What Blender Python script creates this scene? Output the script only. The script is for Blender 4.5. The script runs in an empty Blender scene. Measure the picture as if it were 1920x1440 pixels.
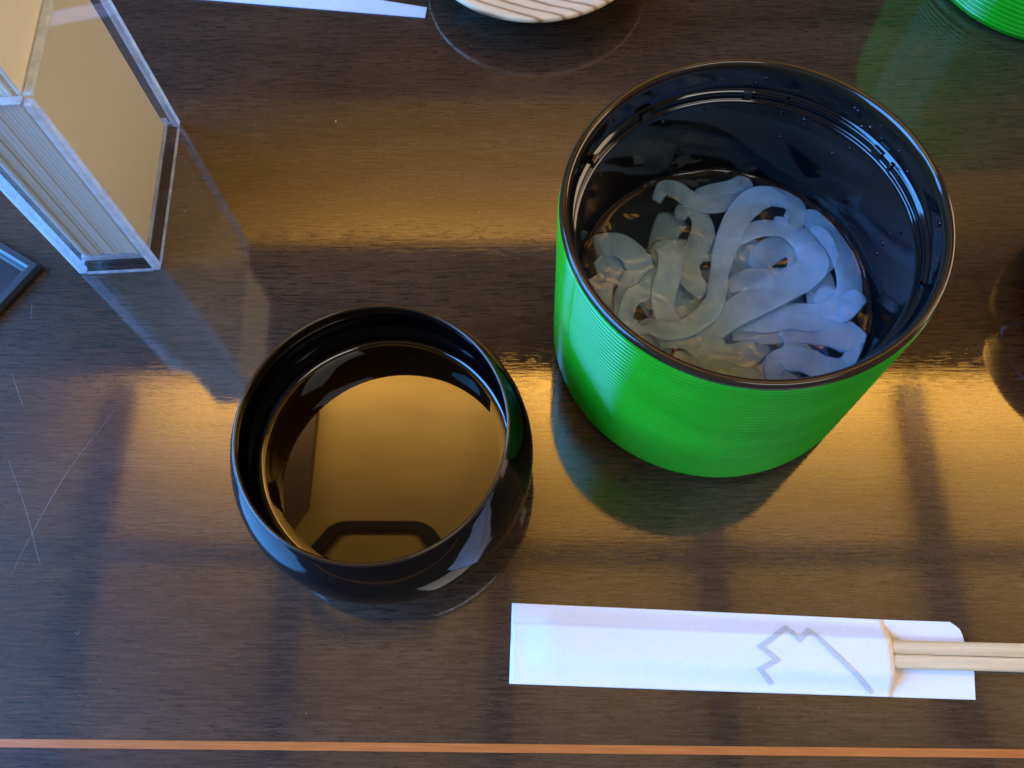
import bpy, bmesh, math, random
from mathutils import Matrix, Vector
from math import sin, cos, pi, radians
random.seed(7)
S = bpy.context.scene
COL = S.collection

# ------------------------------------------------------------------ camera
cd = bpy.data.cameras.new('camera')
cam = bpy.data.objects.new('camera', cd); COL.objects.link(cam)
cd.sensor_width = 36.0; cd.lens = 30.375
cd.clip_start = 0.01; cd.clip_end = 60
cd.dof.use_dof = True; cd.dof.focus_distance = 0.315; cd.dof.aperture_fstop = 36.0
cam.matrix_world = Matrix(((0.99957, 0.00187, 0.02913, 0.0),
                           (0.00973, 0.91947, -0.39304, 0.0),
                           (-0.02752, 0.39315, 0.91906, 0.34),
                           (0, 0, 0, 1)))
S.camera = cam

# ------------------------------------------------------------------ world, light, exposure
W = bpy.data.worlds.new('World'); S.world = W; W.use_nodes = True
bg = W.node_tree.nodes['Background']
bg.inputs['Color'].default_value = (1.0, 0.95, 0.88, 1); bg.inputs['Strength'].default_value = 0.20
S.view_settings.view_transform = 'Standard'; S.view_settings.look = 'None'
S.view_settings.exposure = 0.0; S.view_settings.gamma = 1.0
S.view_settings.use_curve_mapping = False
S.cycles.use_denoising = True
S.render.filter_size = 1.0
S.cycles.max_bounces = 14; S.cycles.transparent_max_bounces = 24
S.cycles.sample_clamp_indirect = 8.0

def area(name, loc, direction, sx, sy, power, color, up='Y'):
    l = bpy.data.lights.new(name, 'AREA'); l.shape = 'RECTANGLE'
    l.size = sx; l.size_y = sy; l.energy = power; l.color = color
    o = bpy.data.objects.new(name, l); COL.objects.link(o)
    o.location = loc
    o.rotation_euler = Vector(direction).to_track_quat('-Z', up).to_euler()
    return o
# daylight through the two panes of the window left of the table
WIN = (0.09, 0.375, 1.0)
# (lean and narrow spread are added to keep the daylight off the ceiling)
LEAN = radians(24)
for y0, y1, h in ((-0.95, 0.24, 1.44), (0.29, 0.98, 1.20)):
    o = area('window_light', (-1.79 + h / 2 * sin(LEAN), (y0 + y1) / 2, 0.14 + h / 2 * cos(LEAN)), (cos(LEAN), 0, -sin(LEAN)),
             y1 - y0, h, 9.6 * pi * (y1 - y0) * h, WIN, 'Y')
    o.data.spread = radians(125)
# warm cove strips lying on top of the ceiling soffit
WARM = (1.0, 0.73, 0.36)
area('cove_light', (0.55, 0.97, 1.68), (0, -0.55, 1), 3.3, 0.03, 64, WARM)
area('cove_light', (-0.10, 1.10, 1.68), (0, 0.8, 1), 1.5, 0.03, 40, WARM)
# added warm fill from the right to brighten the napkin face, no known source
area('warm_fill_light', (2.2, 0.7, 0.75), (-1, -.1, -.12), 1.6, 0.9, 5.5 * pi * 1.44, (1.0, 0.74, 0.48))
# white ceiling panel lamp behind the diner
area('ceiling_lamp', (0.85, -1.05, 1.84), (0, 0, -1), 1.3, 0.7, 5.5 * pi * 0.91, (1.0, 0.97, 0.92))

# ------------------------------------------------------------------ material helpers
class NT:
    def __init__(s, name):
        s.m = bpy.data.materials.new(name); s.m.use_nodes = True
        s.t = s.m.node_tree; s.n = s.t.nodes; s.n.clear()
        s.out = s.n.new('ShaderNodeOutputMaterial')
    def a(s, typ, **kw):
        nd = s.n.new(typ)
        for k, v in kw.items():
            if hasattr(nd, k): setattr(nd, k, v)
            else: nd.inputs[k.replace('_', ' ')].default_value = v
        return nd
    def l(s, a, b): s.t.links.new(a, b)
    def bsdf(s, color=(.5, .5, .5), rough=.4, **kw):
        b = s.n.new('ShaderNodeBsdfPrincipled')
        b.inputs['Base Color'].default_value = (*color, 1); b.inputs['Roughness'].default_value = rough
        for k, v in kw.items(): b.inputs[k].default_value = v
        return b
    def end(s, sock): s.l(sock, s.out.inputs['Surface']); return s.m
    def noise(s, scale, mapscale=(1, 1, 1), detail=4, rough=.6, coord='Object', dist=0):
        tc = s.n.new('ShaderNodeTexCoord'); mp = s.n.new('ShaderNodeMapping')
        mp.inputs['Scale'].default_value = mapscale
        s.l(tc.outputs[coord], mp.inputs['Vector'])
        nz = s.n.new('ShaderNodeTexNoise')
        nz.inputs['Scale'].default_value = scale; nz.inputs['Detail'].default_value = detail
        nz.inputs['Roughness'].default_value = rough; nz.inputs['Distortion'].default_value = dist
        s.l(mp.outputs[0], nz.inputs['Vector'])
        return nz.outputs['Fac']
    def ramp(s, sock, stops):
        r = s.n.new('ShaderNodeValToRGB')
        while len(r.color_ramp.elements) < len(stops): r.color_ramp.elements.new(.5)
        for e, (p, c) in zip(r.color_ramp.elements, stops):
            e.position = p; e.color = (*c, 1) if len(c) == 3 else c
        s.l(sock, r.inputs['Fac'])
        return r.outputs['Color']
    def mix(s, fac, a, b, mode='MIX'):
        m = s.n.new('ShaderNodeMix'); m.data_type = 'RGBA'; m.blend_type = mode
        for sk, v in ((0, fac), (6, a), (7, b)):
            if hasattr(v, 'links'): s.l(v, m.inputs[sk])
            elif sk == 0: m.inputs[0].default_value = v
            else: m.inputs[sk].default_value = (*v, 1)
        return m.outputs[2]
    def bump(s, sock, strength, dist):
        b = s.n.new('ShaderNodeBump'); b.inputs['Strength'].default_value = strength
        b.inputs['Distance'].default_value = dist; s.l(sock, b.inputs['Height'])
        return b.outputs['Normal']
g = lambda v: (v, v, v)

def mat_table():
    t = NT('lacquered_walnut')
    fig = t.noise(5, (1, 7, 1), 4, .55, dist=.4)          # broad figure
    fine = t.noise(55, (1, 16, 1), 5, .65)                # fibre streaks
    pore = t.noise(130, (1, 9, 1), 3, .7)                 # short dark pores
    c1 = t.ramp(fig, [(.3, (.034, .018, .010)), (.55, (.050, .028, .016)), (.75, (.068, .040, .023))])
    c2 = t.ramp(fine, [(.33, g(.45)), (.62, g(1.25))])
    c3 = t.ramp(pore, [(.36, g(.30)), (.46, g(1.0))])
    col = t.mix(1, t.mix(1, c1, c2, 'MULTIPLY'), c3, 'MULTIPLY')
    b = t.bsdf(rough=.42)
    t.l(col, b.inputs['Base Color'])
    b.inputs['Specular IOR Level'].default_value = .25
    b.inputs['Coat Weight'].default_value = 1.0; b.inputs['Coat IOR'].default_value = 2.0
    sm = t.noise(9, (1, 1.4, 1), 3, .6)
    t.l(t.ramp(sm, [(.45, g(.003)), (.85, g(.022))]), b.inputs['Coat Roughness'])
    t.l(t.bump(t.mix(.5, t.noise(60, (1, 22, 1), 4, .6), c3), .10, .0006), b.inputs['Normal'])
    t.l(t.bump(t.mix(.3, t.noise(40, (1, 24, 1), 4, .65), c3), .028, .0004), b.inputs['Coat Normal'])
    return t.end(b.outputs[0])

def mat_inlay():
    t = NT('orange_inlay_wood')
    n = t.noise(45, (1, 20, 1), 4, .6)
    c = t.ramp(n, [(.3, (.38, .105, .022)), (.6, (.50, .155, .034)), (.75, (.60, .23, .07))])
    b = t.bsdf(rough=.3); t.l(c, b.inputs['Base Color']); b.inputs['Coat Weight'].default_value = .6
    return t.end(b.outputs[0])

def mat_lacquer(name, col=(.004, .0035, .004), rough=.04, smudge=True, ior=1.55):
    t = NT(name)
    b = t.bsdf(col, rough); b.inputs['IOR'].default_value = ior
    if smudge:
        n = t.noise(35, (1, 1, 1), 4, .65)
        t.l(t.ramp(n, [(.45, g(rough)), (.8, g(rough + .10))]), b.inputs['Roughness'])
        t.l(t.bump(t.noise(60, (1, 1, 1), 2, .5), .04, .0006), b.inputs['Normal'])
    return t.end(b.outputs[0])

def mat_green():
    t = NT('green_lacquer')
    n = t.noise(18, (1, 1, 2.5), 4, .6)
    c = t.ramp(n, [(.3, (.006, .26, .006)), (.7, (.012, .36, .012))])
    b = t.bsdf(rough=.09); t.l(c, b.inputs['Base Color'])
    b.inputs['IOR'].default_value = 1.5
    t.l(t.bump(t.noise(300, (1, 1, 1), 2, .5), .06, .0003), b.inputs['Normal'])
    return t.end(b.outputs[0])

def mat_paper(name, col, grain=900):
    t = NT(name)
    n = t.noise(grain, (1, 1, 1), 3, .6)
    b = t.bsdf(col, .75)
    c = t.ramp(n, [(.3, tuple(v * .95 for v in col)), (.7, col)])
    t.l(c, b.inputs['Base Color']); b.inputs['Specular IOR Level'].default_value = .25
    t.l(t.bump(n, .08, .0002), b.inputs['Normal'])
    return t.end(b.outputs[0])

def mat_wood(name, dark, light, scale=(1, 14, 14), sc=30, rough=.5):
    t = NT(name)
    n = t.noise(sc, scale, 4, .6, dist=.3)
    c = t.ramp(n, [(.3, dark), (.65, light)])
    b = t.bsdf(rough=rough); t.l(c, b.inputs['Base Color'])
    t.l(t.bump(n, .12, .0004), b.inputs['Normal'])
    return t.end(b.outputs[0])

def mat_plate_wood():
    t = NT('pale_ringed_wood')
    tc = t.n.new('ShaderNodeTexCoord'); mp = t.n.new('ShaderNodeMapping')
    mp.inputs['Rotation'].default_value = (0, 0, radians(-66)); t.l(tc.outputs['Object'], mp.inputs['Vector'])
    w = t.n.new('ShaderNodeTexWave'); w.inputs['Scale'].default_value = 52; w.inputs['Distortion'].default_value = 1.2
    w.inputs['Detail'].default_value = 2; t.l(mp.outputs[0], w.inputs['Vector'])
    c = t.ramp(w.outputs['Fac'], [(0, (.30, .16, .07)), (.14, (.62, .43, .24)), (.6, (.76, .57, .35))])
    b = t.bsdf(rough=.4); t.l(c, b.inputs['Base Color'])
    return t.end(b.outputs[0])

def thin_clear(name, tint, ior, haze=0.0, hazecol=(.8, .85, .9), rough=.01, bump=None):
    t = NT(name)
    tr = t.n.new('ShaderNodeBsdfTransparent'); tr.inputs['Color'].default_value = (*tint, 1)
    gl = t.n.new('ShaderNodeBsdfGlossy'); gl.inputs['Roughness'].default_value = rough
    lw = t.n.new('ShaderNodeLayerWeight'); lw.inputs['Blend'].default_value = .5   # Schlick, alike from both sides
    pw = t.a('ShaderNodeMath', operation='POWER'); pw.inputs[1].default_value = 5; t.l(lw.outputs['Facing'], pw.inputs[0])
    f0 = ((ior - 1) / (ior + 1)) ** 2
    fr = t.a('ShaderNodeMath', operation='MULTIPLY_ADD'); fr.inputs[1].default_value = 1 - f0; fr.inputs[2].default_value = f0
    t.l(pw.outputs[0], fr.inputs[0])
    base = tr.outputs[0]
    if haze:
        df = t.n.new('ShaderNodeBsdfDiffuse'); df.inputs['Color'].default_value = (*hazecol, 1)
        mx = t.n.new('ShaderNodeMixShader'); mx.inputs[0].default_value = haze
        t.l(tr.outputs[0], mx.inputs[1]); t.l(df.outputs[0], mx.inputs[2]); base = mx.outputs[0]
    m2 = t.n.new('ShaderNodeMixShader'); t.l(fr.outputs[0], m2.inputs[0]); t.l(base, m2.inputs[1]); t.l(gl.outputs[0], m2.inputs[2])
    if bump:
        nb = t.bump(t.noise(bump[0], (1, 1, 1), 3, .5, dist=.6), bump[1], bump[2])
        t.l(nb, gl.inputs['Normal']); t.l(nb, lw.inputs['Normal'])
    return t.end(m2.outputs[0])

def mat_noodle():
    t = NT('kudzu_starch')
    b = t.bsdf((.50, .77, .97), .10); b.inputs['IOR'].default_value = 1.38
    n = t.noise(55, (1, 1, 1), 3, .5, dist=.6)
    t.l(t.bump(n, .12, .002), b.inputs['Normal'])
    tl = t.n.new('ShaderNodeBsdfTranslucent'); tl.inputs['Color'].default_value = (.50, .77, .97, 1)
    m1 = t.n.new('ShaderNodeMixShader'); m1.inputs[0].default_value = .4
    t.l(b.outputs[0], m1.inputs[1]); t.l(tl.outputs[0], m1.inputs[2])
    tr = t.n.new('ShaderNodeBsdfTransparent'); tr.inputs['Color'].default_value = (.96, .97, .98, 1)
    cl = t.ramp(t.noise(40, (1, 1, 1), 3, .55, dist=.8), [(.3, g(.70)), (.7, g(.38))])
    m2 = t.n.new('ShaderNodeMixShader'); t.l(cl, m2.inputs[0])
    t.l(m1.outputs[0], m2.inputs[1]); t.l(tr.outputs[0], m2.inputs[2])
    return t.end(m2.outputs[0])

def plain(name, col, rough=.5, **kw):
    t = NT(name); b = t.bsdf(col, rough, **kw); return t.end(b.outputs[0])

M = dict(
    table=mat_table(), inlay=mat_inlay(), black=mat_lacquer('black_lacquer', (.003, .0025, .003), .03, True, 1.42),
    blackin=mat_lacquer('black_lacquer_inside', (.004, .004, .005), .05),
    rim=mat_lacquer('worn_brown_black_rim', (.022, .012, .006), .10),
    green=mat_green(), paper=mat_paper('white_sleeve_paper', (.84, .83, .84)),
    kraft=mat_paper('cream_napkin_paper', (.78, .71, .60), 500),
    print=plain('grey_print', (.52, .54, .54), .7),
    chop=mat_wood('pale_aspen_chopstick', (.60, .41, .19), (.80, .60, .34), (1, 18, 18), 26, .45),
    plate=mat_plate_wood(), acrylic=thin_clear('clear_acrylic', (.985, .99, .995), 1.49),
    water=thin_clear('kudzu_water', (.95, .97, 1.0), 1.40, 0, (.5, .55, .58), .006, (24, .45, .006)),
    noodle=mat_noodle(),
    scratch=plain('scratch_white', (.16, .15, .14), .5),
    slip=mat_paper('pale_blue_reflection', (.55, .62, .74)),
    dust=plain('pale_dust', (.42, .40, .36), .8),
    slate=plain('slate_lacquer', (.012, .009, .009), .30),
    slaterim=plain('slate_lacquer_edge', (.026, .028, .032), .30),
    ceil=mat_wood('ceiling_boards', (.43, .275, .075), (.53, .35, .10), (1, 4, 1), 3, .7),
    batten=plain('dark_ceiling_batten', (.085, .045, .022), .6),
    beam=plain('dark_ceiling_beam', (.040, .024, .014), .6),
    beam2=plain('mid_ceiling_beam', (.16, .10, .055), .6),
    vent=plain('black_vent_frame', (.006, .006, .006), .6),
)
def mat_syrup():
    t = NT('brown_sugar_syrup')
    b = t.bsdf((.010, .004, .0012), .012); b.inputs['IOR'].default_value = 1.66
    return t.end(b.outputs[0])
M['syrup'] = mat_syrup()
_t = M['water'].node_tree
_v = _t.nodes.new('ShaderNodeVolumePrincipled'); _v.inputs['Density'].default_value = 24
_v.inputs['Color'].default_value = (.80, .88, .94, 1); _v.inputs['Anisotropy'].default_value = .3
_t.links.new(_v.outputs[0], [n for n in _t.nodes if n.type == 'OUTPUT_MATERIAL'][0].inputs['Volume'])
def mat_edge():
    t = NT('acrylic_cut_edge')
    gl = t.n.new('ShaderNodeBsdfGlass'); gl.inputs['IOR'].default_value = 1.49; gl.inputs['Roughness'].default_value = .08
    gl.inputs['Color'].default_value = (.96, .98, 1, 1)
    tl = t.n.new('ShaderNodeBsdfTranslucent'); tl.inputs['Color'].default_value = (.85, .9, .95, 1)
    df = t.n.new('ShaderNodeBsdfDiffuse'); df.inputs['Color'].default_value = (.85, .9, .95, 1)
    m0 = t.n.new('ShaderNodeMixShader'); m0.inputs[0].default_value = .5
    t.l(tl.outputs[0], m0.inputs[1]); t.l(df.outputs[0], m0.inputs[2])
    m1 = t.n.new('ShaderNodeMixShader'); m1.inputs[0].default_value = .40
    n = t.noise(90, (1, 1, 1), 3, .6)
    t.l(t.ramp(n, [(.35, g(.40)), (.65, g(.85))]), m1.inputs[0])
    t.l(gl.outputs[0], m1.inputs[1]); t.l(m0.outputs[0], m1.inputs[2])
    return t.end(m1.outputs[0])
M['edge'] = mat_edge()

# ------------------------------------------------------------------ object helpers
def link(name, me, mat=None, parent=None, smooth=False):
    if mat: me.materials.append(mat)
    if smooth:
        for p in me.polygons: p.use_smooth = True
    o = bpy.data.objects.new(name, me); COL.objects.link(o)
    if parent: o.parent = parent
    return o
def mesh(name, v, f):
    me = bpy.data.meshes.new(name); me.from_pydata(v, [], f); me.update()
    bm = bmesh.new(); bm.from_mesh(me); bmesh.ops.recalc_face_normals(bm, faces=bm.faces); bm.to_mesh(me); bm.free()
    return me
def bmobj(name, bm, mat, parent=None, smooth=False):
    me = bpy.data.meshes.new(name); bm.to_mesh(me); bm.free()
    return link(name, me, mat, parent, smooth)
def box(name, x0, x1, y0, y1, z0, z1, mat, parent=None, bevel=0, seg=2):
    bm = bmesh.new(); bmesh.ops.create_cube(bm, size=1)
    for v in bm.verts:
        v.co = ((x0 + x1) / 2 + v.co.x * (x1 - x0), (y0 + y1) / 2 + v.co.y * (y1 - y0), (z0 + z1) / 2 + v.co.z * (z1 - z0))
    if bevel: bmesh.ops.bevel(bm, geom=bm.edges[:], offset=bevel, segments=seg, affect='EDGES', profile=.5)
    return bmobj(name, bm, mat, parent)
def lathe(name, prof, mat, parent=None, seg=160, closed=False, wob=None):
    v = []; f = []; n = len(prof)
    for i in range(seg):
        a = 2 * pi * i / seg
        for r, z in prof:
            v.append((r * cos(a), r * sin(a), z))
    for i in range(seg):
        j = (i + 1) % seg
        for k in range(n - 1 + (1 if closed else 0)):
            l = (k + 1) % n
            f.append((i * n + k, j * n + k, j * n + l, i * n + l))
    me = mesh(name, v, f)
    bm = bmesh.new(); bm.from_mesh(me); bmesh.ops.remove_doubles(bm, verts=bm.verts, dist=1e-7)
    bmesh.ops.recalc_face_normals(bm, faces=bm.faces); bm.to_mesh(me); bm.free()
    return link(name, me, mat, parent, True)
def empty(name, loc, rz=0, label=None, cat=None, group=None):
    o = bpy.data.objects.new(name, None); COL.objects.link(o)
    o.empty_display_size = .01
    o.location = loc; o.rotation_euler = (0, 0, rz)
    tag(o, label, cat, group); return o
def tag(o, label=None, cat=None, group=None, kind=None):
    for k, v in (('label', label), ('category', cat), ('group', group), ('kind', kind)):
        if v: o[k] = v
    return o
def catmull(P, n):
    out = []
    P = [P[0]] + list(P) + [P[-1]]
    for i in range(1, len(P) - 2):
        for k in range(n):
            t = k / n
            out.append(tuple(.5 * ((2 * b) + (c - a) * t + (2 * a - 5 * b + 4 * c - d) * t * t + (3 * b - a - 3 * c + d) * t ** 3)
                             for a, b, c, d in zip(P[i - 1], P[i], P[i + 1], P[i + 2])))
    out.append(tuple(P[-2])); return out

# ================================================================== the setting
tab = tag(box('table_top', -1.1, 1.1, -.13, 1.0, -.035, 0, M['table']), kind='structure')
tag(tab, 'dark glossy walnut table top with an orange inlay line')
box('inlay_strip', -1.1, 1.1, .0002, .0031, -.001, .00025, M['inlay'], tab)
def thread(name, pts, w, z, mat, parent):
    pts = catmull(pts, 6); v = []; f = []
    for i, p in enumerate(pts):
        q = pts[min(i + 1, len(pts) - 1)]; r = pts[max(i - 1, 0)]
        d = Vector((q[0] - r[0], q[1] - r[1])).normalized(); n = (-d.y, d.x)
        ww = w * (0.35 + .65 * sin(pi * min(max(i / (len(pts) - 1), .02), .98)))
        v += [(p[0] + n[0] * ww, p[1] + n[1] * ww, z), (p[0] - n[0] * ww, p[1] - n[1] * ww, z)]
    for i in range(len(pts) - 1): f.append((2 * i, 2 * i + 1, 2 * i + 3, 2 * i + 2))
    return link(name, mesh(name, v, f), mat, parent)
for pts in ([(-.181, .1333), (-.1951, .1071), (-.2046, .08), (-.2092, .0628)],
            [(-.2222, .1117), (-.2089, .0888), (-.2004, .0714), (-.1977, .0671)],
            [(-.1789, .0415), (-.1772, .0405), (-.1774, .0425)],
            [(-.2301, .1509), (-.2208, .1346)],
            [(-.2293, .1867), (-.2276, .1772)]):
    thread('scratch', pts, .00009, .00005, M['scratch'], tab)

bm = bmesh.new(); rd = random.Random(4)
for i in range(46):                                    # dust and crumbs
    x, y = rd.uniform(-.24, .24), rd.uniform(.0, .36)
    if i == 0: x, y = -.0995, .2870
    s = .00045 if i == 0 else rd.choice((.00010, .00014, .0002))
    bmesh.ops.create_icosphere(bm, subdivisions=1, radius=1, matrix=Matrix.Translation((x, y, s * .5)) @ Matrix.Diagonal((s * rd.uniform(.7, 1.6), s, s * .7, 1)))
tag(bmobj('dust', bm, M['dust'], tab), kind='stuff')

# ceiling whose cove light the lacquered table mirrors
ce = tag(box('ceiling', -2.6, 3.0, -1.6, 1.98, 1.90, 1.96, M['ceil']), 'pale ceiling with dark battens seen only mirrored in the table', None, None, 'structure')
for x in (-1.70, -1.165, -.63, -.093, .445, 1.02, 1.56):
    box('batten', x - .033, x + .033, -1.6, .94, 1.86, 1.905, M['batten'], ce)
for x0, x1, y in ((-2.6, -.585, .492), (-.225, 3.0, .492), (-2.6, 3.0, -.6)): box('crosspiece', x0, x1, y - .018, y + .018, 1.888, 1.905, M['beam2'], ce)
box('soffit_beam', -2.6, 3.0, .875, 1.17, 1.60, 1.645, M['beam'], ce)
box('soffit_moulding', -2.6, 3.0, 1.172, 1.235, 1.595, 1.62, M['beam2'], ce)
far = box('far_ceiling', -2.6, 3.0, 1.982, 4.2, 1.885, 1.94, M['beam'], ce)
for x0, x1, y0, y1 in ((-1.02, -.74, 2.02, 2.9), (-.62, -.33, 2.02, 2.18), (-.18, .05, 2.02, 2.4)):
    box('lit_ceiling_patch', x0, x1, y0, y1, 1.875, 1.8845, M['beam2'], ce)  # lighter colour stands in for lit patches of the far ceiling
# dark framed vent between two battens
def rrect(w, h, r, n=8):
    pts = []
    for cx, cy, a0 in ((w - r, h - r, 0), (-w + r, h - r, pi / 2), (-w + r, -h + r, pi), (w - r, -h + r, 1.5 * pi)):
        for k in range(n + 1): pts.append((cx + r * cos(a0 + k * pi / 2 / n), cy + r * sin(a0 + k * pi / 2 / n)))
    return pts
def frame(name, wo, ho, ro, wi, hi, ri, z0, z1, mat, parent):
    a = rrect(wo, ho, ro); b = rrect(wi, hi, ri); n = len(a)
    v = [(x, y, z0) for x, y in a] + [(x, y, z0) for x, y in b] + [(x, y, z1) for x, y in a] + [(x, y, z1) for x, y in b]
    f = []
    for i in range(n):
        j = (i + 1) % n
        f += [(i, j, n + j, n + i), (i, j, 2 * n + j, 2 * n + i), (n + i, n + j, 3 * n + j, 3 * n + i), (2 * n + i, 2 * n + j, 3 * n + j, 3 * n + i)]
    return link(name, mesh(name, v, f), mat, parent)
fr = frame('vent_frame',  .172, .137, .09, .146, .112, .075, 1.894, 1.8995, M['vent'], ce)
fr.location = (-.407, .415, 0)

# ================================================================== green tub
def rib_profile(r0, h):
    p = [(0, .0015), (r0 - .012, .0015), (r0 - .010, .0)]
    p += [(r0 - .0075, 0.0), (r0 - .0045, .0010), (r0 - .0022, .0028)]
    n = 36; z0, z1 = .0045, h - .004
    for i in range(n):
        for k in range(12):
            t = (i + k / 12) / n; z = z0 + (z1 - z0) * t
            a = .0011 * abs(sin(pi * k / 12)) ** .85 - .0009
            edge = .0012 * max(0, 1 - t / .05) ** 2
            p.append((r0 - edge + a, z))
    p += [(r0 - .0003, h - .0036), (r0 - .0006, h - .0030)]
    return p
TR, TH = .065, .0985
def make_tub(loc, rz, label, group):
    t = empty('lacquer_tub', loc, rz, label, 'tub', group)
    lathe('outer_wall', rib_profile(TR, TH), M['green'], t, 224)
    rim = [(.0644, TH - .0031), (.0648, TH - .0022), (.0646, TH - .0009), (.0639, TH - .0001), (.0630, TH + .0001), (.0621, TH - .0004), (.0616, TH - .0015), (.0614, TH - .0032)]
    lathe('rim', rim, M['rim'], t, 224)
    inn = [(.0613, TH - .0033), (.0611, .0905), (.0610, .0870), (.0607, .0862), (.0597, .0858), (.0594, .0853), (.0593, .0840), (.0596, .0836), (.0596, .0829),
           (.0591, .0824), (.0584, .0822), (.0582, .0816), (.0581, .0800), (.0580, .070), (.0577, .050), (.0572, .036), (.0565, .020), (.054, .012), (.048, .0085), (.030, .008), (0, .008)]
    lathe('inner_lining', inn, M['blackin'], t, 224)
    return t
tub = make_tub((.0722, .1668, 0), 0, 'bright green ribbed tub with black inside, full of translucent noodles in water', 'green ribbed tubs')
TUBPARTS = list(tub.children)
def copy_tub(loc, rz, label, group):
    t = empty('lacquer_tub', loc, rz, label, 'tub', group)
    for ch in TUBPARTS:
        c = ch.copy(); COL.objects.link(c); c.parent = t
    return t
# raised pegs on the inner ledge
def peg(a, da, z0, z1, r0, r1):
    bm = bmesh.new(); v = []
    n = 6
    for i in range(n + 1):
        b = a + da * (i / n - .5)
        for r, z in ((r0, z0), (r1, z0), (r1, z1), (r0, z1)): v.append(bm.verts.new((r * cos(b), r * sin(b), z)))
    for i in range(n):
        for k in range(4): bm.faces.new((v[4 * i + k], v[4 * i + (k + 1) % 4], v[4 * i + 4 + (k + 1) % 4], v[4 * i + 4 + k]))
    bm.faces.new(v[:4]); bm.faces.new(v[-4:]); bmesh.ops.recalc_face_normals(bm, faces=bm.faces)
    bmesh.ops.bevel(bm, geom=bm.edges[:], offset=.0002, segments=1, affect='EDGES')
    return bmobj('ledge_drop', bm, M['blackin'], tub)
for a, da in ((radians(33), .075), (radians(26), .02), (radians(122), .10), (radians(84), .05), (radians(70), .012), (radians(150), .07), (radians(-22), .02)):
    peg(a, da, .0830, .0866, .0585, .0600)
# droplets clinging to the lining
bm = bmesh.new()
for i in range(85):
    a = random.gauss(radians(60), .75); z = random.choice((random.uniform(.05, .08), random.uniform(.05, .08), random.uniform(.087, .094)))
    r = .0580 if z < .082 else .0611
    if z < .07: r = .0577 + (z - .05) * .015
    s = random.choice((.0003, .0004, .0006, .0009))
    mt = Matrix.Translation((r * cos(a), r * sin(a), z)) @ Matrix.Rotation(a, 4, 'Z') @ Matrix.Diagonal((s * .55, s * random.uniform(.8, 1.5), s * random.uniform(.9, 2), 1))
    bmesh.ops.create_icosphere(bm, subdivisions=2, radius=1, matrix=mt)
dp = bmobj('water_droplets', bm, M['blackin'], tub, True); tag(dp, kind='stuff')

tub2 = copy_tub((.268, .389, 0), 1.0, 'bright green ribbed tub beyond the wooden plate, farther from the chopstick sleeve', 'green ribbed tubs')

# water in the tub
ZW = .042
def water_disc(R0, rings, seg):
    v = [(0, 0, 0)]; f = []
    for i in range(1, rings + 1):
        r = R0 * i / rings
        for k in range(seg):
            a = 2 * pi * k / seg; x = r * cos(a); y = r * sin(a)
            z = .00030 * sin(x * 190 + 2 * sin(y * 120)) + .0003 * sin(y * 230 - x * 90 + 1) + .00020 * sin(x * 620 + 3 * sin(y * 300 + x * 210)) * sin(y * 540 + 2 * sin(x * 330)) + .0014 * max(0, (r / R0 - .955) / .045) ** 2
            v.append((x, y, z))
    for k in range(seg): f.append((0, 1 + k, 1 + (k + 1) % seg))
    for i in range(rings - 1):
        for k in range(seg):
            a = 1 + i * seg + k; b = 1 + i * seg + (k + 1) % seg
            f.append((a, b, b + seg, a + seg))
    # close the body of water down to the tub floor, just inside the lining
    top = 1 + (rings - 1) * seg; prev = top
    for r, z in ((.0568, .034), (.0562, .021), (.0538, .0130), (.0478, .0094), (.030, .0088)):
        st = len(v)
        for k in range(seg):
            a = 2 * pi * k / seg; v.append((r * cos(a), r * sin(a), z - ZW))
        for k in range(seg): f.append((prev + k, prev + (k + 1) % seg, st + (k + 1) % seg, st + k))
        prev = st
    f.append(tuple(prev + k for k in range(seg)))
    return mesh('water', v, f)
wa = link('noodle_water', water_disc(.0572, 72, 200), M['water'], None, True)
wa.location = (.0722, .1668, ZW)
tag(wa, 'slightly cloudy water around the noodles inside the green tub', 'water')

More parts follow.
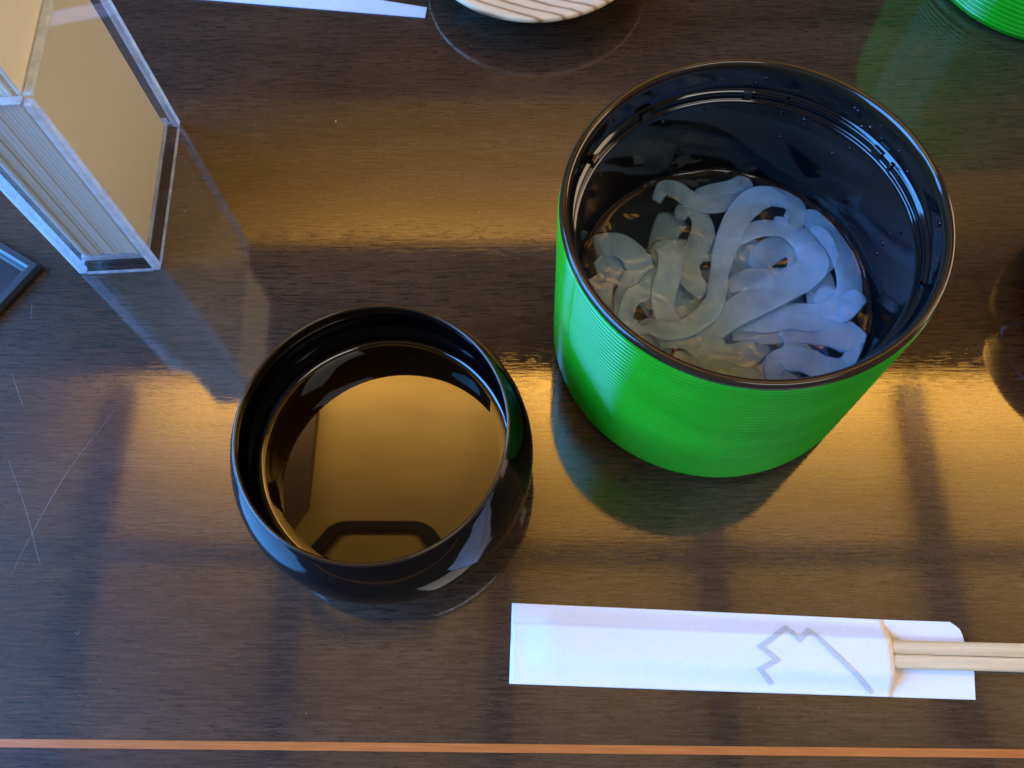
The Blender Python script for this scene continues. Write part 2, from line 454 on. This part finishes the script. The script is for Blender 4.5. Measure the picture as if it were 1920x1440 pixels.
NOOD = [
    ([(30.0,40.8),(22.5,43.0),(15.9,41.0),(9.9,34.6),(5.4,25.9),(1.5,15.0),(-0.5,7.4),(-2.2,-1.6),(-6.4,-9.6),(-13.8,-15.3),(-21.6,-17.4),(-29.1,-15.3),(-35.6,-18.1)],[4.1,5.5,6.7,6.4,6.1,5.3,4.4,4.7,5.5,5.5,5.3,4.7,2.9],2.0),
    ([(-23.0,43.0),(-19.6,48.7),(-14.8,47.9),(-8.4,42.8),(-0.4,40.7),(10.0,43.1),(21.8,45.8),(30.3,43.3),(33.3,36.8),(29.5,30.4),(23.9,33.6)],[3.5,3.8,4.4,4.7,4.7,5.0,5.3,5.5,5.5,5.0,3.5],1.0),
    ([(-8.2,44.5),(0.2,47.3),(8.5,49.3),(12.8,51.3),(15.8,46.7),(23.2,45.8)],[3.5,3.8,3.8,4.4,3.8,3.5],0.2),
    ([(33.2,36.0),(40.5,32.7),(46.0,24.0),(49.3,14.7),(49.8,4.8),(48.0,-3.3),(42.0,-9.8),(33.5,-12.0),(24.1,-11.2),(14.3,-13.3),(4.2,-13.3)],[4.7,6.1,7.0,6.7,6.4,6.4,6.7,7.6,7.6,7.0,5.3],0.9),
    ([(35.4,29.6),(34.9,20.2),(36.5,11.7),(30.6,5.7),(20.9,0.5),(11.3,-5.3),(1.8,-11.1),(-6.5,-18.9),(-4.5,-26.0),(1.6,-28.1),(8.6,-26.0),(15.9,-22.5)],[4.7,6.4,7.6,8.8,9.3,8.8,7.6,7.0,6.4,6.4,6.4,4.7],1.3),
    ([(2.5,-17.5),(14.0,-16.9),(26.8,-15.5),(39.2,-17.0),(47.2,-22.7),(48.2,-28.2),(43.8,-33.0),(35.7,-33.7),(26.3,-29.6),(18.1,-30.9),(18.1,-36.4),(25.3,-38.4)],[5.8,7.6,8.8,8.8,7.6,6.4,5.8,7.0,7.0,5.8,5.3,4.7],1.5),
    ([(-23.0,24.5),(-19.3,19.0),(-19.2,10.6),(-22.5,0.0),(-22.4,-9.5),(-16.3,-14.6),(-6.2,-15.4),(2.8,-14.7)],[4.7,6.1,6.4,6.1,5.8,5.8,6.4,5.3],0.4),
    ([(-26.3,13.7),(-24.9,8.3),(-29.5,1.6),(-34.9,-2.1),(-37.1,-7.3),(-38.6,-13.1),(-42.0,-17.4)],[2.9,4.7,5.0,4.4,4.1,4.1,3.5],2.4),
    ([(-35.6,12.2),(-36.9,4.6),(-39.1,-2.8),(-38.5,-10.9),(-33.0,-16.0)],[2.3,3.5,3.8,3.8,3.5],2.0),
    ([(-48.5,21.6),(-40.5,23.1),(-32.7,16.8),(-29.3,6.1),(-24.6,-2.9)],[7.0,7.6,7.6,7.0,5.8],-2.5),
    ([(-13.7,34.8),(-11.3,39.2),(-6.1,36.3),(-4.7,29.1),(-7.2,22.0),(-11.8,13.6),(-11.0,6.0),(-6.3,-0.1)],[3.5,4.4,5.0,5.8,6.1,5.8,5.3,4.7],-0.8),
    ([(14.3,11.9),(20.3,18.7),(27.8,21.0),(32.3,14.8),(29.3,5.7),(20.8,5.8),(11.1,5.8),(3.1,2.9)],[5.8,7.0,7.0,6.7,6.4,6.7,6.4,5.3],-0.4),
    ([(5.5,22.7),(11.8,26.6),(20.0,28.9),(28.5,27.3),(34.3,20.2),(37.8,11.7),(39.0,1.2),(36.6,-7.6)],[4.1,5.0,5.3,5.3,5.5,6.1,7.0,6.4],0.3),
    ([(-25.6,-21.7),(-16.7,-20.3),(-8.8,-24.6),(-3.8,-32.9),(3.2,-37.7),(11.9,-37.0)],[4.1,5.5,6.1,6.1,5.8,4.7],0.9),
    ([(-21.1,-29.4),(-12.3,-30.1),(-5.3,-35.6),(-0.8,-40.4)],[4.7,6.1,5.8,4.1],0.2),
    ([(54.6,-1.9),(48.4,-5.5),(43.2,-10.6),(39.5,-4.7),(43.1,2.6)],[3.2,6.1,5.3,5.5,4.7],2.0),
    ([(-45.6,9.2),(-47.8,0.2),(-44.2,-9.4),(-36.8,-15.2),(-28.1,-20.3),(-20.8,-24.5)],[5.8,6.7,6.4,5.8,5.5,4.7],-0.6),
    ([(18.3,-11.9),(24.0,-17.6),(25.7,-24.7),(19.9,-31.6),(12.2,-33.6)],[5.3,6.1,6.1,5.8,4.7],0.3),
    ([(38.7,29.5),(43.1,22.4),(44.1,14.7),(39.6,10.2),(34.9,14.8),(33.9,22.5)],[2.9,3.2,3.5,3.5,3.2,2.9],1.4),
]
def ribbon(P, Wd, h, idx):
    rnd = random.Random(idx * 13 + 5)
    pts = catmull([(x, y, w) for (x, y), w in zip(P, Wd)], 12)
    if h > -2: h -= 3.0 * min(1, max(0, (-8 - sum(p[0] for p in P) / len(P)) / 14))   # the ones by the shaded wall hang deeper
    n = len(pts); ph = rnd.uniform(0, 6); tw = rnd.uniform(.10, .28); fq = rnd.uniform(.4, 1.0)
    K = 12; v = []; f = []
    for i, (x, y, w) in enumerate(pts):
        q = pts[min(i + 1, n - 1)]; r = pts[max(i - 1, 0)]
        d = Vector((q[0] - r[0], q[1] - r[1], 0))
        d = d.normalized() if d.length else Vector((1, 0, 0))
        s = Vector((-d.y, d.x, 0)); t = i / (n - 1)
        roll = tw * sin(ph + fq * 2 * pi * t)
        endf = min(1, min(t, 1 - t) * 9 + .25)
        zz = h * .75 - 1.1 + .7 * sin(ph * 2 + 5 * t) - (1 - endf) * 2.2
        side = s * cos(roll) + Vector((0, 0, 1)) * sin(roll); up = d.cross(side) * -1
        if up.z < 0: up = -up
        hw = w * .84 * (0.55 + .45 * endf); th = .4
        for k in range(K):
            a = 2 * pi * k / K; ca, sa = cos(a), sin(a)
            cx = math.copysign(abs(ca) ** .7, ca) * hw
            cz = math.copysign(abs(sa) ** .8, sa) * th + .06 * hw * (1 - (cx / hw) ** 2) + .12 * sin(cx * 1.3 + i * .4)
            p = Vector((x, y, zz)) + side * cx + up * cz
            rr = math.hypot(p.x, p.y)
            if rr > 56.2: p.x *= 56.2 / rr; p.y *= 56.2 / rr
            v.append((p.x / 1000, p.y / 1000, p.z / 1000))
    for i in range(n - 1):
        for k in range(K): f.append((i * K + k, i * K + (k + 1) % K, (i + 1) * K + (k + 1) % K, (i + 1) * K + k))
    f.append(tuple(range(K))); f.append(tuple((n - 1) * K + k for k in range(K)))
    o = link('noodle', mesh('noodle', v, f), M['noodle'], None, True)
    o.location = (.0722, .1668, ZW)
    return o
NL = {0: 'broad translucent white noodle arching down the middle of the green tub over the others',
      1: 'long translucent noodle looping along the tub wall that faces the wooden plate',
      3: 'long translucent noodle curving along the tub wall opposite the clear acrylic holder',
      5: 'wide translucent noodle folded along the tub wall that faces the chopstick sleeve'}
SIDES = ['the side away from the bowl', 'the second tub', 'the wooden plate', 'the acrylic holder', 'the far side of the bowl rim', 'the black bowl', 'the chopstick sleeve', 'the chopstick tips']
SIDES[0] = 'the bowl beyond it'; SIDES[4] = 'the syrup'
def noodle_label(P, Wd, h):
    mx = sum(p[0] for p in P) / len(P); my = sum(p[1] for p in P) / len(P)
    ln = sum(math.dist(a, b) for a, b in zip(P, P[1:])); w = sum(Wd) / len(Wd)
    bend = sum(abs(math.atan2(math.sin(d), math.cos(d))) for d in (math.atan2(c[1] - b[1], c[0] - b[0]) - math.atan2(b[1] - a[1], b[0] - a[0]) for a, b, c in zip(P, P[1:], P[2:])))
    t = '%s %s %s noodle %s' % ('long' if ln > 34 else 'short' if ln < 22 else 'medium', 'wide' if w > 6.5 else 'narrow' if w < 4.6 else 'flat',
        'curled' if bend > 1.8 else 'straight' if bend < .7 else 'bent', 'lying on top' if h > .9 else 'at the surface' if h > -.3 else 'just under water' if h > -2.4 else 'sunk deep')
    r = math.hypot(mx, my)
    side = 'in the middle of the tub' if r < 13 else ('toward ' if r < 30 else 'by the wall toward ') + SIDES[int(round(math.degrees(math.atan2(my, mx)) / 45)) % 8]
    return t + ', ' + side
rr = random.Random(21)
for i in range(12):                                   # the deeper layer of the tangle
    a = rr.uniform(0, 2 * pi); x, y = 34 * math.sqrt(rr.random()) * cos(a) + 4, 34 * math.sqrt(rr.random()) * sin(a) - 6
    hd = rr.uniform(0, 2 * pi); P = []
    for k in range(6):
        P.append((x, y)); hd += rr.uniform(-.45, .45)
        if math.hypot(x + 9 * cos(hd), y + 9 * sin(hd)) > 47: hd = math.atan2(-y, -x) + rr.uniform(-.6, .6)
        x += 9 * cos(hd); y += 9 * sin(hd)
    NOOD.append((P, [rr.uniform(7, 9) for _ in P], -3.2 - i * .8))
for i, (P, Wd, h) in enumerate(NOOD):
    tag(ribbon(P, Wd, h, i), NL.get(i) or noodle_label(P, Wd, h), 'noodle', 'kudzu noodles in the tub')

# ================================================================== black bowls
def bowl_profile():
    outer = [(0, .004), (.026, .004), (.0275, .0008), (.0285, 0), (.0300, 0), (.0308, .0012), (.0325, .0035)]
    outer += catmull([(.0325, .0035), (.0430, .0068), (.0522, .0130), (.0565, .0195), (.0573, .0260), (.0561, .0350), (.0532, .0445), (.0507, .0508), (.0496, .0530)], 6)[1:]
    top = [(.0493, .0537), (.0488, .0539), (.0482, .0536)]
    inner = catmull([(.0480, .0528), (.0487, .0480), (.0506, .0400), (.0520, .0300), (.0508, .0235), (.0485, .0190), (.0430, .0130), (.0300, .0090), (.015, .0085), (0, .0085)], 5)
    return outer, top, inner
def make_bowl(loc, label, group=None):
    t = empty('lacquer_bowl', loc, 0, label, 'bowl', group)
    o, tp, inn = bowl_profile()
    lathe('outer_wall', o, M['black'], t, 160)
    lathe('rim', [o[-1]] + tp + [inn[0]], M['rim'], t, 160)
    lathe('inner_wall', inn, M['black'], t, 160)
    return t
BX, BY = -.0589, .1060
make_bowl((BX, BY, 0), 'black lacquer bowl of brown syrup beside the green tub', 'black lacquer bowls')
make_bowl((.270, .182, 0), 'black lacquer bowl past the frame edge, mirrored in the table by the noodle tub', 'black lacquer bowls')
# syrup with a meniscus climbing the wall
ZS = .0215
prof = [(0, ZS), (.02, ZS), (.035, ZS), (.0440, ZS), (.0465, ZS + .00006), (.0478, ZS + .00022), (.0486, ZS + .0006), (.0492, ZS + .0012), (.0496, ZS + .0019)]
sy = lathe('syrup', prof, M['syrup'], None, 128)
sy.location = (BX, BY, 0)
tag(sy, 'dark brown sugar syrup filling the black bowl', 'syrup')

# ================================================================== chopstick sleeve and chopsticks
SA, SB = Vector((-.0099, .0533)), Vector((-.0106, .0238))      # closed end
SC, SD = Vector((.1293, .0203)), Vector((.1301, .0479))        # opening
sl = empty('chopstick_sleeve', (0, 0, 0), 0, 'white paper chopstick sleeve printed with a grey zigzag mountain outline', 'sleeve')
def sheet_h(u, w):
    """height of the front leaf: u along the sleeve 0..1, w across 0 (far edge) .. 1 (near edge)"""
    e = min(1, max(0, u - .02) / .10); e = e * e * (3 - 2 * e)
    k = .55 + .45 * min(1, u * .63 / .55)
    top = .0012 + .0034 * k + .0004
    c = .455 + .055 * u; d = max(0, abs(w - c) - .19 * k) / max(.05, .47 - .19 * k)
    d = min(1, d); bulge = (top - .0009) * (1 - d * d * (3 - 2 * d)) * e
    crease = .0003 * math.exp(-((w - .28) / .03) ** 2) * (1 - .4 * u) + .0002 * sin(u * 9 + w * 3) * sin(pi * min(1, max(0, w)))
    return .0009 + bulge + crease
def sheet_xy(u, w):
    far = SA.lerp(SD, u); near = SB.lerp(SC, u)
    p = far.lerp(near, w)
    if u < .02: p = p + Vector((.0006 * math.exp(-((w - .42) / .06) ** 2), 0))
    return p
NU, NW = 90, 72
v = []; f = []
for i in range(NU + 1):
    for j in range(NW + 1):
        u, w = i / NU, j / NW; p = sheet_xy(u, w)
        v.append((p.x + (0.0012 * sin(pi * w) if i == NU else 0), p.y, sheet_h(u, w)))
for i in range(NU):
    for j in range(NW):
        a = i * (NW + 1) + j; f.append((a, a + 1, a + NW + 2, a + NW + 1))
me = mesh('front_leaf', v, f)
if me.polygons[40].normal.z < 0: me.flip_normals()
lf = link('front_leaf', me, M['paper'], sl, True)
sol = lf.modifiers.new('thickness', 'SOLIDIFY'); sol.thickness = .00012; sol.offset = -1
# back leaf, longer than the front, one corner rounded and one cut aslant
back = [(-.0099, .0533), (-.0106, .0238), (.06, .0219), (.1293, .0203), (.1596, .0196), (.1575, .0290), (.1560, .0390), (.1558, .0425), (.1552, .0445), (.1538, .0459), (.1520, .0472), (.1301, .0479), (.06, .0506)]
back = [(x + (.0 if x < .14 else .0035 if y > .028 else .0), y) for x, y in back]
v = [(x, y, .00025) for x, y in back] + [(x, y, .00045) for x, y in back]; n = len(back)
f = [tuple(range(n)), tuple(range(n, 2 * n))] + [(i, (i + 1) % n, n + (i + 1) % n, n + i) for i in range(n)]
link('back_leaf', mesh('back_leaf', v, f), M['paper'], sl)
# upper and lower folded flaps standing slightly proud beside the chopsticks
def flap(y0, y1, x0, x1, lift):
    v = []; f = []
    for i in range(13):
        for j in range(7):
            s, w = i / 12, j / 6
            v.append((x0 + (x1 - x0) * s, y0 + (y1 - y0) * w, .0008 + lift * w * w * (1 - .75 * s)))
    for i in range(12):
        for j in range(6): a = i * 7 + j; f.append((a, a + 1, a + 8, a + 7))
    o = link('flap', mesh('flap', v, f), M['paper'], sl, True)
    m = o.modifiers.new('thickness', 'SOLIDIFY'); m.thickness = .0001
    return o
#flap(.0474, .0400, .1285, .1545, .0020)
#flap(.0204, .0276, .1285, .1572, .0016)
# printed outline, following the leaf
def leaf_uv(x, y):
    u = (x - SA.x) / (SD.x - SA.x)
    for _ in range(4):
        far = SA.lerp(SD, u); near = SB.lerp(SC, u); w = (far.y - y) / (far.y - near.y)
        px = far.lerp(near, w).x; u += (x - px) / (SD.x - SA.x)
    return u, w
logo = [(.0858, .0244), (.0816, .0294), (.0880, .0326), (.0824, .0372), (.0931, .0444), (.0969, .0398), (.1013, .0434), (.1222, .0215)]
hw = .00078; L = []
for i, p in enumerate(logo):
    p = Vector(p); a = Vector(logo[i - 1]) if i else None; b = Vector(logo[i + 1]) if i < len(logo) - 1 else None
    d1 = (p - a).normalized() if a else (b - p).normalized(); d2 = (b - p).normalized() if b else d1
    n1 = Vector((-d1.y, d1.x)); n2 = Vector((-d2.y, d2.x)); m = (n1 + n2).normalized(); k = hw / max(.3, m.dot(n1))
    L.append((p + m * k, p - m * k))
v = []; f = []
for i in range(len(L) - 1):
    o0 = len(v)
    for k in range(25):
        t = k / 24
        for j in range(5):
            q = L[i][0].lerp(L[i + 1][0], t).lerp(L[i][1].lerp(L[i + 1][1], t), j / 4); u, w = leaf_uv(q.x, q.y)
            v.append((q.x, q.y, sheet_h(u, w) + .00035))
    for k in range(24):
        for j in range(4): c = o0 + 5 * k + j; f.append((c, c + 1, c + 6, c + 5))
link('printed_outline', mesh('printed_outline', v, f), M['print'], sl)

def chopstick(y_in, y_out, w, label):
    x0, x1 = .012, .212
    v = []; f = []; n = 24
    sec = [(-1, -.72), (-.72, -1), (.72, -1), (1, -.72), (1, .72), (.72, 1), (-.72, 1), (-1, .72)]
    for i in range(n + 1):
        t = i / n; x = x0 + (x1 - x0) * t; y = y_in + (y_out - y_in) * t
        k = .55 + .45 * min(1, t / .55); z0 = .0012 + .0017 * k
        for a, b in sec: v.append((x, y + a * w * k * (1 if t > 0 else 1), z0 + b * .0017 * k))
    for i in range(n):
        for k in range(8): f.append((i * 8 + k, i * 8 + (k + 1) % 8, i * 8 + 8 + (k + 1) % 8, i * 8 + 8 + k))
    f += [tuple(range(8)), tuple(n * 8 + k for k in range(8))]
    o = link('chopstick', mesh('chopstick', v, f), M['chop']); tag(o, label, 'chopstick', 'pale wooden chopsticks')
chopstick(.0400, .0360, .00243, 'pale square wooden chopstick in the sleeve, the one closer to the green tub')
chopstick(.0352, .0308, .00243, 'pale square wooden chopstick in the sleeve, the one closer to the orange inlay line')

# ================================================================== clear acrylic holder with napkins
HB = empty('acrylic_holder', (-.1724, .2022, 0), radians(3.1), 'clear acrylic box holding upright cream paper napkins', 'napkin holder')
LX, LY, HZ, T = .0376, .0855, .1105, .0036     # the box runs from x=-LX..0 and y=0..LY
box('front_panel', -LX + T, -T, 0, T, .0006, HZ, M['acrylic'], HB)
box('side_panel', -T, 0, T, LY - T, .0006, HZ, M['acrylic'], HB)
box('side_panel', -LX, -LX + T, T, LY - T, .0006, HZ, M['acrylic'], HB)
box('back_panel', -LX + T, -T, LY - T, LY, .0006, HZ, M['acrylic'], HB)
for x in (-T, -LX):
    for y in (0, LY - T): box('corner_edge', x + .0001, x + T - .0001, y + .0001, y + T - .0001, .0006, HZ, M['edge'], HB, .0007, 2)
FZ = .0085
box('floor_panel', -LX + T + .0002, -T - .0002, T + .0002, LY - T - .0002, FZ - .0028, FZ, M['edge'], HB, .0004, 1)
e = .0011
box('base_edge', -LX + T, -T, .0002, e, .0001, .0011, M['edge'], HB)
box('base_edge', -LX + T, -T, LY - e, LY - .0002, .0001, .0011, M['edge'], HB)
box('base_edge', -e, -.0002, T, LY - T, .0001, .0011, M['edge'], HB)
box('base_edge', -LX + .0002, -LX + e, T, LY - T, .0001, .0011, M['edge'], HB)
for nm, a in (('rim_edge', (-LX + T, -T, .0001, T - .0001)), ('rim_edge', (-LX + T, -T, LY - T + .0001, LY - .0001)), ('rim_edge', (-T + .0001, -.0001, T, LY - T)), ('rim_edge', (-LX + .0001, -LX + T - .0001, T, LY - T))):
    box(nm, *a, HZ + .0001, HZ + .0012, M['edge'], HB, .0004, 1)
# napkins standing in it
nn = 17; xw = (LX - 2 * T - .0012) / nn
Rz = Matrix.Rotation(radians(3.1), 4, 'Z'); base = Matrix.Translation((-.1724, .2022, 0)) @ Rz
for i in range(nn):
    x0 = -LX + T + .0006 + i * xw; rnd = random.Random(i)
    y0 = T + .0007 + rnd.uniform(0, .0012); y1 = LY - T - .0045 - rnd.uniform(0, .001); z1 = .172 + rnd.uniform(-.002, .002)
    v = []; f = []; n = 10
    amp = rnd.uniform(-.0001, .0001)
    for k in range(n + 1):
        z = FZ + .0002 + rnd.uniform(0, .0006) * (k == 0) + (z1 - FZ) * k / n; o = amp * sin(pi * k / n)
        xa, xb = x0 + .00003 + o, x0 + xw - .00003 + o; xm = (xa + xb) / 2
        for x, y in ((xa, y0 + .00015), (xm, y0), (xb, y0 + .00015), (xb, y1), (xm, y1 + .0003), (xa, y1)): v.append((x, y, z))
    for k in range(n):
        for q in range(6): f.append((k * 6 + q, k * 6 + (q + 1) % 6, k * 6 + 6 + (q + 1) % 6, k * 6 + 6 + q))
    f += [tuple(range(6)), tuple(n * 6 + q for q in range(6))]
    o = link('paper_napkin', mesh('paper_napkin', v, f), M['kraft'])
    o.matrix_world = base
    tag(o, 'outermost cream napkin in the acrylic box, its flat face toward the green tub' if i == nn - 1 else 'thin cream paper napkin standing in the packed row in the acrylic box',
        'napkin', 'napkins in the acrylic box')

# ================================================================== dark tray corner by the holder
def tray(name, corner, ang, sx, sy, label, rimw, h, mats, well=.0025):
    t = empty(name, (corner[0], corner[1], 0), ang, label, 'tray')
    # local: corner at the origin, tray towards +x and +y
    bm = bmesh.new()
    loops = []
    for inset, z in ((.0012, 0), (0, .0012), (.0, h * .6), (.0008, h), (rimw * .75, h), (rimw, h - .0006)):
        loops.append([bm.verts.new((x, y, z)) for x, y in ((inset, inset), (sx - inset, inset), (sx - inset, sy - inset), (inset, sy - inset))])
    for a, b in zip(loops, loops[1:]):
        for k in range(4): bm.faces.new((a[k], a[(k + 1) % 4], b[(k + 1) % 4], b[k]))
    bm.faces.new(loops[0]); bmesh.ops.recalc_face_normals(bm, faces=bm.faces)
    bmobj('tray_rim', bm, mats[1], t)
    bm = bmesh.new(); loops = []
    for inset, z in ((rimw, h - .0007), (rimw + .001, h - well), (rimw + .002, h - well - .0002)):
        loops.append([bm.verts.new((x, y, z)) for x, y in ((inset, inset), (sx - inset, inset), (sx - inset, sy - inset), (inset, sy - inset))])
    for a, b in zip(loops, loops[1:]):
        for k in range(4): bm.faces.new((a[k], a[(k + 1) % 4], b[(k + 1) % 4], b[k]))
    bm.faces.new(loops[-1]); bmesh.ops.recalc_face_normals(bm, faces=bm.faces)
    bmobj('tray_well', bm, mats[0], t)
    return t
tray('small_tray', (-.2275, .2040), radians(149), .11, .09, 'dark slate coloured tray corner beside the acrylic napkin box', .0048, .004, (M['slate'], M['slaterim']))
# flat strip past the napkin box, bluish window reflection put into its colour
pts = [(-.1990, .3719), (-.0584, .3540), (-.0578, .3612), (-.0850, .3675), (-.1300, .3735), (-.1990, .3800)]
n = len(pts); v = [(x, y, .0003) for x, y in pts] + [(x, y, .0006) for x, y in pts]
sp = link('reflection_strip', mesh('reflection_strip', v, [tuple(range(n)), tuple(range(n, 2 * n))] + [(i, (i + 1) % n, n + (i + 1) % n, n + i) for i in range(n)]), M['slip'])
tag(sp, 'narrow pale bluish reflection strip lying flat near the wooden plate', 'reflection strip')

# ================================================================== pale wooden plate
pl = empty('wooden_plate', (0, .3920, 0), 0, 'round pale wooden plate with visible grain standing on a dark foot', 'plate')
lathe('plate_top', [(.0598, .0172), (.0604, .0182), (.0602, .0192), (.0592, .0199), (.056, .0197), (.050, .0182), (.03, .0172), (0, .017)], M['plate'], pl, 128)
lathe('underside', [(.0597, .0171), (.054, .0145), (.044, .0085), (.036, .0035), (.034, .0004), (.033, 0), (.031, 0), (.030, .003), (0, .003)], M['black'], pl, 128)
